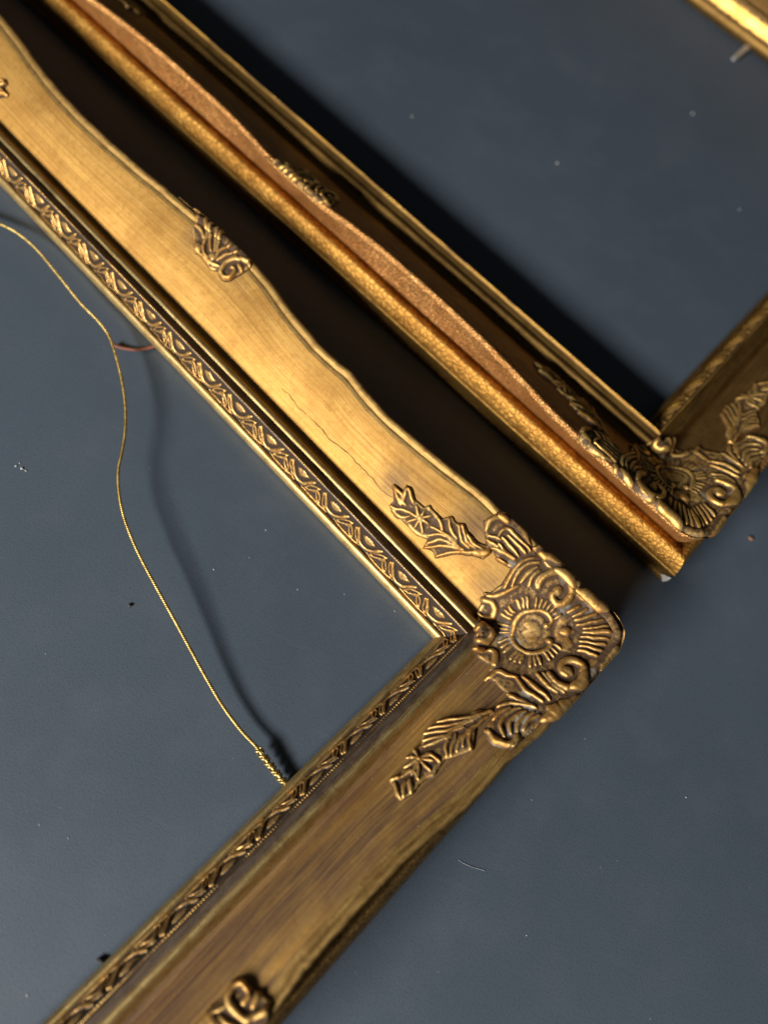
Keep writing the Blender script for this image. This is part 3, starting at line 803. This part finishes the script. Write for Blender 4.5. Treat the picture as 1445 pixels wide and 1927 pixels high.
# ------------------------------------------------------------------ frame 2
A2 = math.radians(158.0976-90); O2 = np.array([112.281, 252.329])
LX2, LY2 = 341.0, 444.0
def sym_wr(L, seed):
    h = L/2
    ss = [-80, 14, 40, 62, 85, 115, h-62, h-36, h-25, h]
    ww = [57.6, 57.6, 56.2, 53.6, 51.6, 50.4, 50.8, 52.8, 54.8, 55.2]
    ss = np.array(ss+[L-a for a in ss[-2::-1]]); ww = np.array(ww+ww[-2::-1])
    sa = np.linspace(-80, L+80, 1200); t = np.interp(sa, ss, ww); kk = np.exp(-np.linspace(-2, 2, 41)**2); kk /= kk.sum()
    t = np.convolve(np.pad(t, 20, mode='edge'), kk, 'valid')
    return lambda S: np.interp(S, sa, t)
F2 = Frame(LX2, LY2, sym_wr(LX2, 41), sym_wr(LY2, 43), 63.0, True)
frame2 = empty('picture_frame', (O2[0]*.001, O2[1]*.001, 0), A2)
tag(frame2, 'orange gold frame with crackled outer moulding, a chipped white corner and a metal pin', 'picture frame')
MATS2 = dict(cove=M['cove2'], bead=M['lip2'], bandbase=M['band2'], fillet=M['lip2'], ridge=M['ridge2'], back=M['ridge2'], outer=M['outer2'], side=M['side2'], bandrel=M['band2'])
rail2_y0 = build_rail(F2, frame2, 'y0', .6, MATS2, 500)
rail2_x0 = build_rail(F2, frame2, 'x0', .6, MATS2, 600)
build_rail(F2, frame2, 'x1', 2.0, MATS2, 700, None, False); rail2_y1 = build_rail(F2, frame2, 'y1', .8, MATS2, 800)
# casts of the same pattern: corner, sprays and shells (x and y of the plan exchanged so that they mirror across the mitre)
def map2(swap, ds):
    def fn(X, Y, h):
        e = .25
        if swap: X, Y = Y, X
        # same place across the rail, measured against this frame's own ridge
        wl, wb = -Y, -X; left = wl >= wb; S = np.where(left, X, Y); w = np.maximum(wl, wb); S2 = S+ds
        k = (np.where(left, F2.wrx(S2), F2.wry(S2))-W0)/(np.where(left, wry1(S), wrx1(S))-W0)
        corner = (wl > 30) & (wb > 30)
        w2 = np.where((w > W0) & ~corner, W0+(w-W0)*k, w)
        X = np.where(left, S2, -w2); Y = np.where(left, -w2, S2)
        X, Y = clampw(F2, X, Y, .9)
        bz = lambda a, b: F2.base(a, b)+mitre_fill(a, b)
        z = np.where(h > 0, bz(X, Y), F2.base(X, Y)); gx = np.clip((bz(X+e, Y)-bz(X-e, Y))/(2*e), -1.2, 1.2); gy = np.clip((bz(X, Y+e)-bz(X, Y-e))/(2*e), -1.2, 1.2)
        n = np.sqrt(1+gx*gx+gy*gy)
        return np.stack([X-gx/n*h*.7, Y-gy/n*h*.7, z+h*(.3+.7/n)], 1)
    return fn
corner2 = relief_to_objects(corner_relief(), map2(True, 0), .42, 71, 'corner_ornament', M['relief2'], frame2)
spray2a = relief_to_objects(spray_relief_L(), map2(True, 0), .42, 72, 'leaf_spray', M['relief2'], frame2, 0.)
spray2b = relief_to_objects(spray_relief_B(), map2(True, 0), .42, 73, 'leaf_spray', M['relief2'], frame2, 0.)
shell2a = relief_to_objects(SHELL, map2(True, LY2/2-sc_s), .42, 74, 'shell_ornament', M['relief2'], frame2, 0.)
for base_o in (corner2, spray2a, spray2b):
    for mx, my in ((1, 0), (0, 1), (1, 1)):
        c_ = copy_tree(base_o, frame2)
        c_.scale = (-1 if mx else 1, -1 if my else 1, 1); c_.location = (LX2*.001 if mx else 0, LY2*.001 if my else 0, 0)
place_motifs(rail2_y0, 'y0', LY2, 9.0, M['band2'])
place_motifs(rail2_x0, 'x0', LX2, 9.0, M['band2'])

# white chip where the outer corner has lost its paint
def chip():
    t = np.linspace(0, 2*math.pi, 14, endpoint=False)
    rr = 1.0+.25*rng.normal(size=14)
    W = 63.0
    ang = math.pi*1.25
    c = np.array([-W, -W])
    tx = np.array([math.cos(ang+math.pi/2), math.sin(ang+math.pi/2)]); nx = np.array([math.cos(ang), math.sin(ang)])
    V = [np.append(c+nx*.5, 4.6)]
    for a, r in zip(t, rr):
        V.append(np.append(c+tx*2.6*r*math.cos(a)-nx*abs(2.6*r*math.cos(a))+nx*(.4-.1*r), 4.6+4.0*r*math.sin(a)))
    F = [[0, 1+i, 1+(i+1) % 14] for i in range(14)]
    mesh_obj('chipped_gesso', np.array(V), F, M['gesso'], frame2)
chip()

# pale metal pin sticking out from under it
def tube(name, pts, r, mat, parent=None, sides=10, flat=1.0, twist=0.0):
    """r: scalar or list of radii; pts in mm"""
    P = np.asarray(pts, float); n = len(P); r = np.broadcast_to(np.asarray(r, float), (n,))
    T = np.gradient(P, axis=0); T /= np.linalg.norm(T, axis=1)[:, None]
    up = np.array([0, 0, 1.0]); V = []
    for i in range(n):
        a = np.cross(T[i], up); a /= max(np.linalg.norm(a), 1e-9); b = np.cross(a, T[i])
        for k in range(sides):
            t = 2*math.pi*k/sides+twist*i; V.append(P[i]+r[i]*(a*math.cos(t)+flat*b*math.sin(t)))
    V.append(P[0]); V.append(P[-1]); F = []
    for i in range(n-1):
        for k in range(sides):
            k2 = (k+1) % sides; F.append([i*sides+k, i*sides+k2, (i+1)*sides+k2, (i+1)*sides+k])
    for k in range(sides):
        k2 = (k+1) % sides; F.append([n*sides, k2, k, k]); F.append([n*sides+1, (n-1)*sides+k, (n-1)*sides+k2, (n-1)*sides+k2])
    me = bpy.data.meshes.new(name); me.from_pydata([tuple(v*.001) for v in V], [], [[x for j, x in enumerate(f) if x not in f[:j]] for f in F])
    me.polygons.foreach_set('use_smooth', [True]*len(me.polygons)); me.materials.append(mat); me.update()
    return link(bpy.data.objects.new(name, me), parent)
M['steel'] = NT('pale_steel').done((.80, .78, .74), .38, .75)
pa, pb = at_z((1378, 112), 3.4), at_z((1424, 72), 4.2)
pin_pts = [pa+(pb-pa)*t for t in np.linspace(0, 1, 12)]
loc3 = np.array([O2[0], O2[1], 0]); Rz = np.array([[math.cos(-A2), -math.sin(-A2), 0], [math.sin(-A2), math.cos(-A2), 0], [0, 0, 1]])
pin = tube('metal_pin', [Rz@(p-loc3) for p in pin_pts], [.9, 1.5, 1.7, 1.7, 1.7, 2.0, 2.1, 2.1, 2.1, 2.1, 2.1, 2.1], M['steel'], frame2, 12, .45)
pin['label'] = 'pale flattened metal pin end'

# ------------------------------------------------------------------ hanging wire
def mat_brass():
    n = NT('brass_wire'); ob = n.coord('Object'); a = n.noise(ob, 400, 3, .6)
    return n.done(n.mix(n.ramp(a, (.35, 0), (.65, 1)), (.34, .23, .07), (.62, .47, .17)), .45, .95)
M['brass'] = mat_brass()
wire_px = [(-60, 395, 4), (0, 421, 5), (35, 440, 6), (70, 470, 7), (110, 518, 8), (150, 568, 8), (185, 604, 8), (205, 632, 8), (217, 665, 8.5), (228, 708, 9), (236, 760, 9.5), (236, 810, 10), (230, 850, 10), (223, 885, 10),
           (224, 925, 10), (232, 968, 10), (246, 1008, 10), (266, 1052, 9.5), (294, 1104, 9), (326, 1162, 8), (356, 1217, 7), (386, 1272, 6), (418, 1326, 5.2), (452, 1372, 4.6), (480, 1402, 4.4), (492, 1416, 4.3)]
wp = np.array([at_z(p[:2], p[2]) for p in wire_px])
wpath = spline(wp, 24)
wire_root = empty('hanging_wire', tuple(np.append(wp[len(wp)//2][:2], 0)*.001))
tag(wire_root, 'thin twisted brass wire curving over the slate board inside the gold frame', 'wire')
w0 = np.append(wp[len(wp)//2][:2], 0)
def helix(path, off, r, pitch, ph):
    T = np.gradient(path, axis=0); T /= np.linalg.norm(T, axis=1)[:, None]
    ar = np.concatenate([[0], np.cumsum(np.linalg.norm(np.diff(path, axis=0), axis=1))])
    out = []
    for p, t, s in zip(path, T, ar):
        a = np.cross(t, (0, 0, 1.)); a /= np.linalg.norm(a); b = np.cross(a, t); g = 2*math.pi*s/pitch+ph
        out.append(p+off*(a*math.cos(g)+b*math.sin(g)))
    return np.array(out)
def resample(path, step):
    ar = np.concatenate([[0], np.cumsum(np.linalg.norm(np.diff(path, axis=0), axis=1))]); s = np.arange(0, ar[-1], step)
    return np.stack([np.interp(s, ar, path[:, k]) for k in range(3)], 1)
wfine = resample(wpath, .42)
for k in range(4): tube('strand', helix(wfine, .42, .4, 4.2, k*math.pi/2)-w0, .40, M['brass'], wire_root, 7)
end_px = [(486, 1410, 4.3), (497, 1424, 4.1), (509, 1440, 3.8), (522, 1456, 3.4), (534, 1470, 3.0), (545, 1484, 2.2), (558, 1500, 1.6)]
ep = resample(spline(np.array([at_z(p[:2], p[2]) for p in end_px]), 12), .3)
tube('strand', ep-w0, .85, M['brass'], wire_root, 8)
for k in range(2): tube('wire_wrap', helix(ep, 1.25+.15*k, .5, 4.1, k*2.4)-w0, .5, M['brass'], wire_root, 7)
# frayed ends at the start of the wrap
for k in range(6):
    a = rng.uniform(0, 6.28); q = ep[3+k]; d = np.array([math.cos(a)*1.9, math.sin(a)*1.9, 1.0+.8*rng.random()])
    tube('frayed_end', np.array([q, q+d*.5+np.array([0, 0, .3]), q+d])-w0, [.16, .13, .07], M['brass'], wire_root, 5)

# ------------------------------------------------------------------ small things on the board
M['cord'] = NT('reddish_brown_cord').done((.17, .055, .030), .6, 0.0)
cp = [at_z(p, z) for p, z in (((214, 648), 2.0), ((222, 652), 1.6), ((238, 656), 1.3), ((256, 658), 1.3), ((275, 656), 1.6), ((294, 651), 2.2), ((312, 644), 2.6))]
c0 = np.append(cp[3][:2], 0)
co = tube('cord_end', spline(np.array(cp), 6)-c0, .95, M['cord'], None, 10, .8); co.location = tuple(c0*.001)
tag(co, 'short reddish brown cord end poking out from under the gold frame', 'cord')

def crumb(name, px, r, mat, label, cat, sx=1.0):
    c = at_z(px, 0); V = []; F = []
    import bmesh
    bm = bmesh.new(); bmesh.ops.create_icosphere(bm, subdivisions=2, radius=1.0)
    for v in bm.verts:
        k = 1+.22*random.gauss(0, 1); v.co = Vector((v.co.x*r*sx*k, v.co.y*r*k, max(v.co.z, -.8)*r*.7*k+r*.55))*.001
    me = bpy.data.meshes.new(name); bm.to_mesh(me); bm.free(); me.materials.append(mat)
    o = link(bpy.data.objects.new(name, me)); o.location = (c[0]*.001, c[1]*.001, 0)
    if label: tag(o, label, cat)
    return o
M['crumb'] = NT('rusty_crumb').done((.24, .12, .06), .8, 0.0)
M['grit'] = NT('dark_grit').done((.02, .02, .022), .7, 0.0)
M['dust'] = NT('pale_dust').done((.42, .43, .42), .9, 0.0)
crumb('crumb', (1411, 1014), 1.0, M['crumb'], 'rusty brown crumb on the slate board beside the crackled frame', 'crumb', 1.4)
crumb('grit_grain', (245, 1140), .75, M['grit'], 'dark grain of grit on the slate board beside the wire', 'grit', 1.3)
crumb('grit_grain', (193, 1808), 1.3, M['grit'], 'black grit lodged against the inner edge of the gold frame', 'grit', 1.5)
# fine hair
hp = np.array([at_z(p, .25) for p in ((862, 1618), (873, 1625), (886, 1631), (900, 1635), (913, 1639))]); h0 = np.append(hp[2][:2], 0)
hair = tube('lint_fibre', spline(hp, 6)-h0, .07, M['dust'], None, 5); hair.location = tuple(h0*.001)
tag(hair, 'fine pale lint fibre lying on the slate board outside the frame corner', 'fibre')
# scattered dust, too many and too small to count
def dust():
    V, F = [], []
    spots = [((775, 220), .9), ((1048, 308), .9), ((1302, 215), 1.0), ((1390, 395), .6), ((30, 878), .55), ((42, 882), .7), ((50, 886), .5), ((38, 872), .4), ((75, 1552), .3), ((130, 1577), .4), ((52, 1872), .4),
             ((500, 998), .35), ((470, 1050), .3), ((403, 1072), .4), ((560, 1110), .3), ((648, 1118), .3), ((743, 1150), .35), ((102, 633), .35), ((1000, 1505), .3), ((1100, 1390), .3), ((1290, 1500), .4), ((990, 1760), .35)]
    for _ in range(80):
        spots.append(((rng.uniform(-100, 1550), rng.uniform(-60, 2000)), float(rng.choice([.10, .13, .16, .22], p=[.4, .3, .2, .1]))))
    for p, r in spots:
        c = at_z(p, 0)
        q1 = c[:2]-O1; x, y = q1@U1, q1@U2
        if (x < 2 and x > -64) or (y < 2 and y > -64):
            if x > -64 and y > -64: continue
        i = len(V); k = 1+.3*rng.normal(size=6)
        for d, kk in zip(((1, 0, .4), (0, 1, .4), (-1, 0, .4), (0, -1, .4), (0, 0, .95), (0, 0, -.05)), k): V.append((c+r*np.array(d)*max(.4, kk))*.001)
        F += [[i, i+1, i+4], [i+1, i+2, i+4], [i+2, i+3, i+4], [i+3, i, i+4], [i+1, i, i+5], [i+2, i+1, i+5], [i+3, i+2, i+5], [i, i+3, i+5]]
    me = bpy.data.meshes.new('dust_specks'); me.from_pydata([tuple(v) for v in V], [], F); me.materials.append(M['dust'])
    o = link(bpy.data.objects.new('dust_specks', me)); o['kind'] = 'stuff'
    tag(o, 'pale dust specks scattered over the slate board', 'dust')
dust()
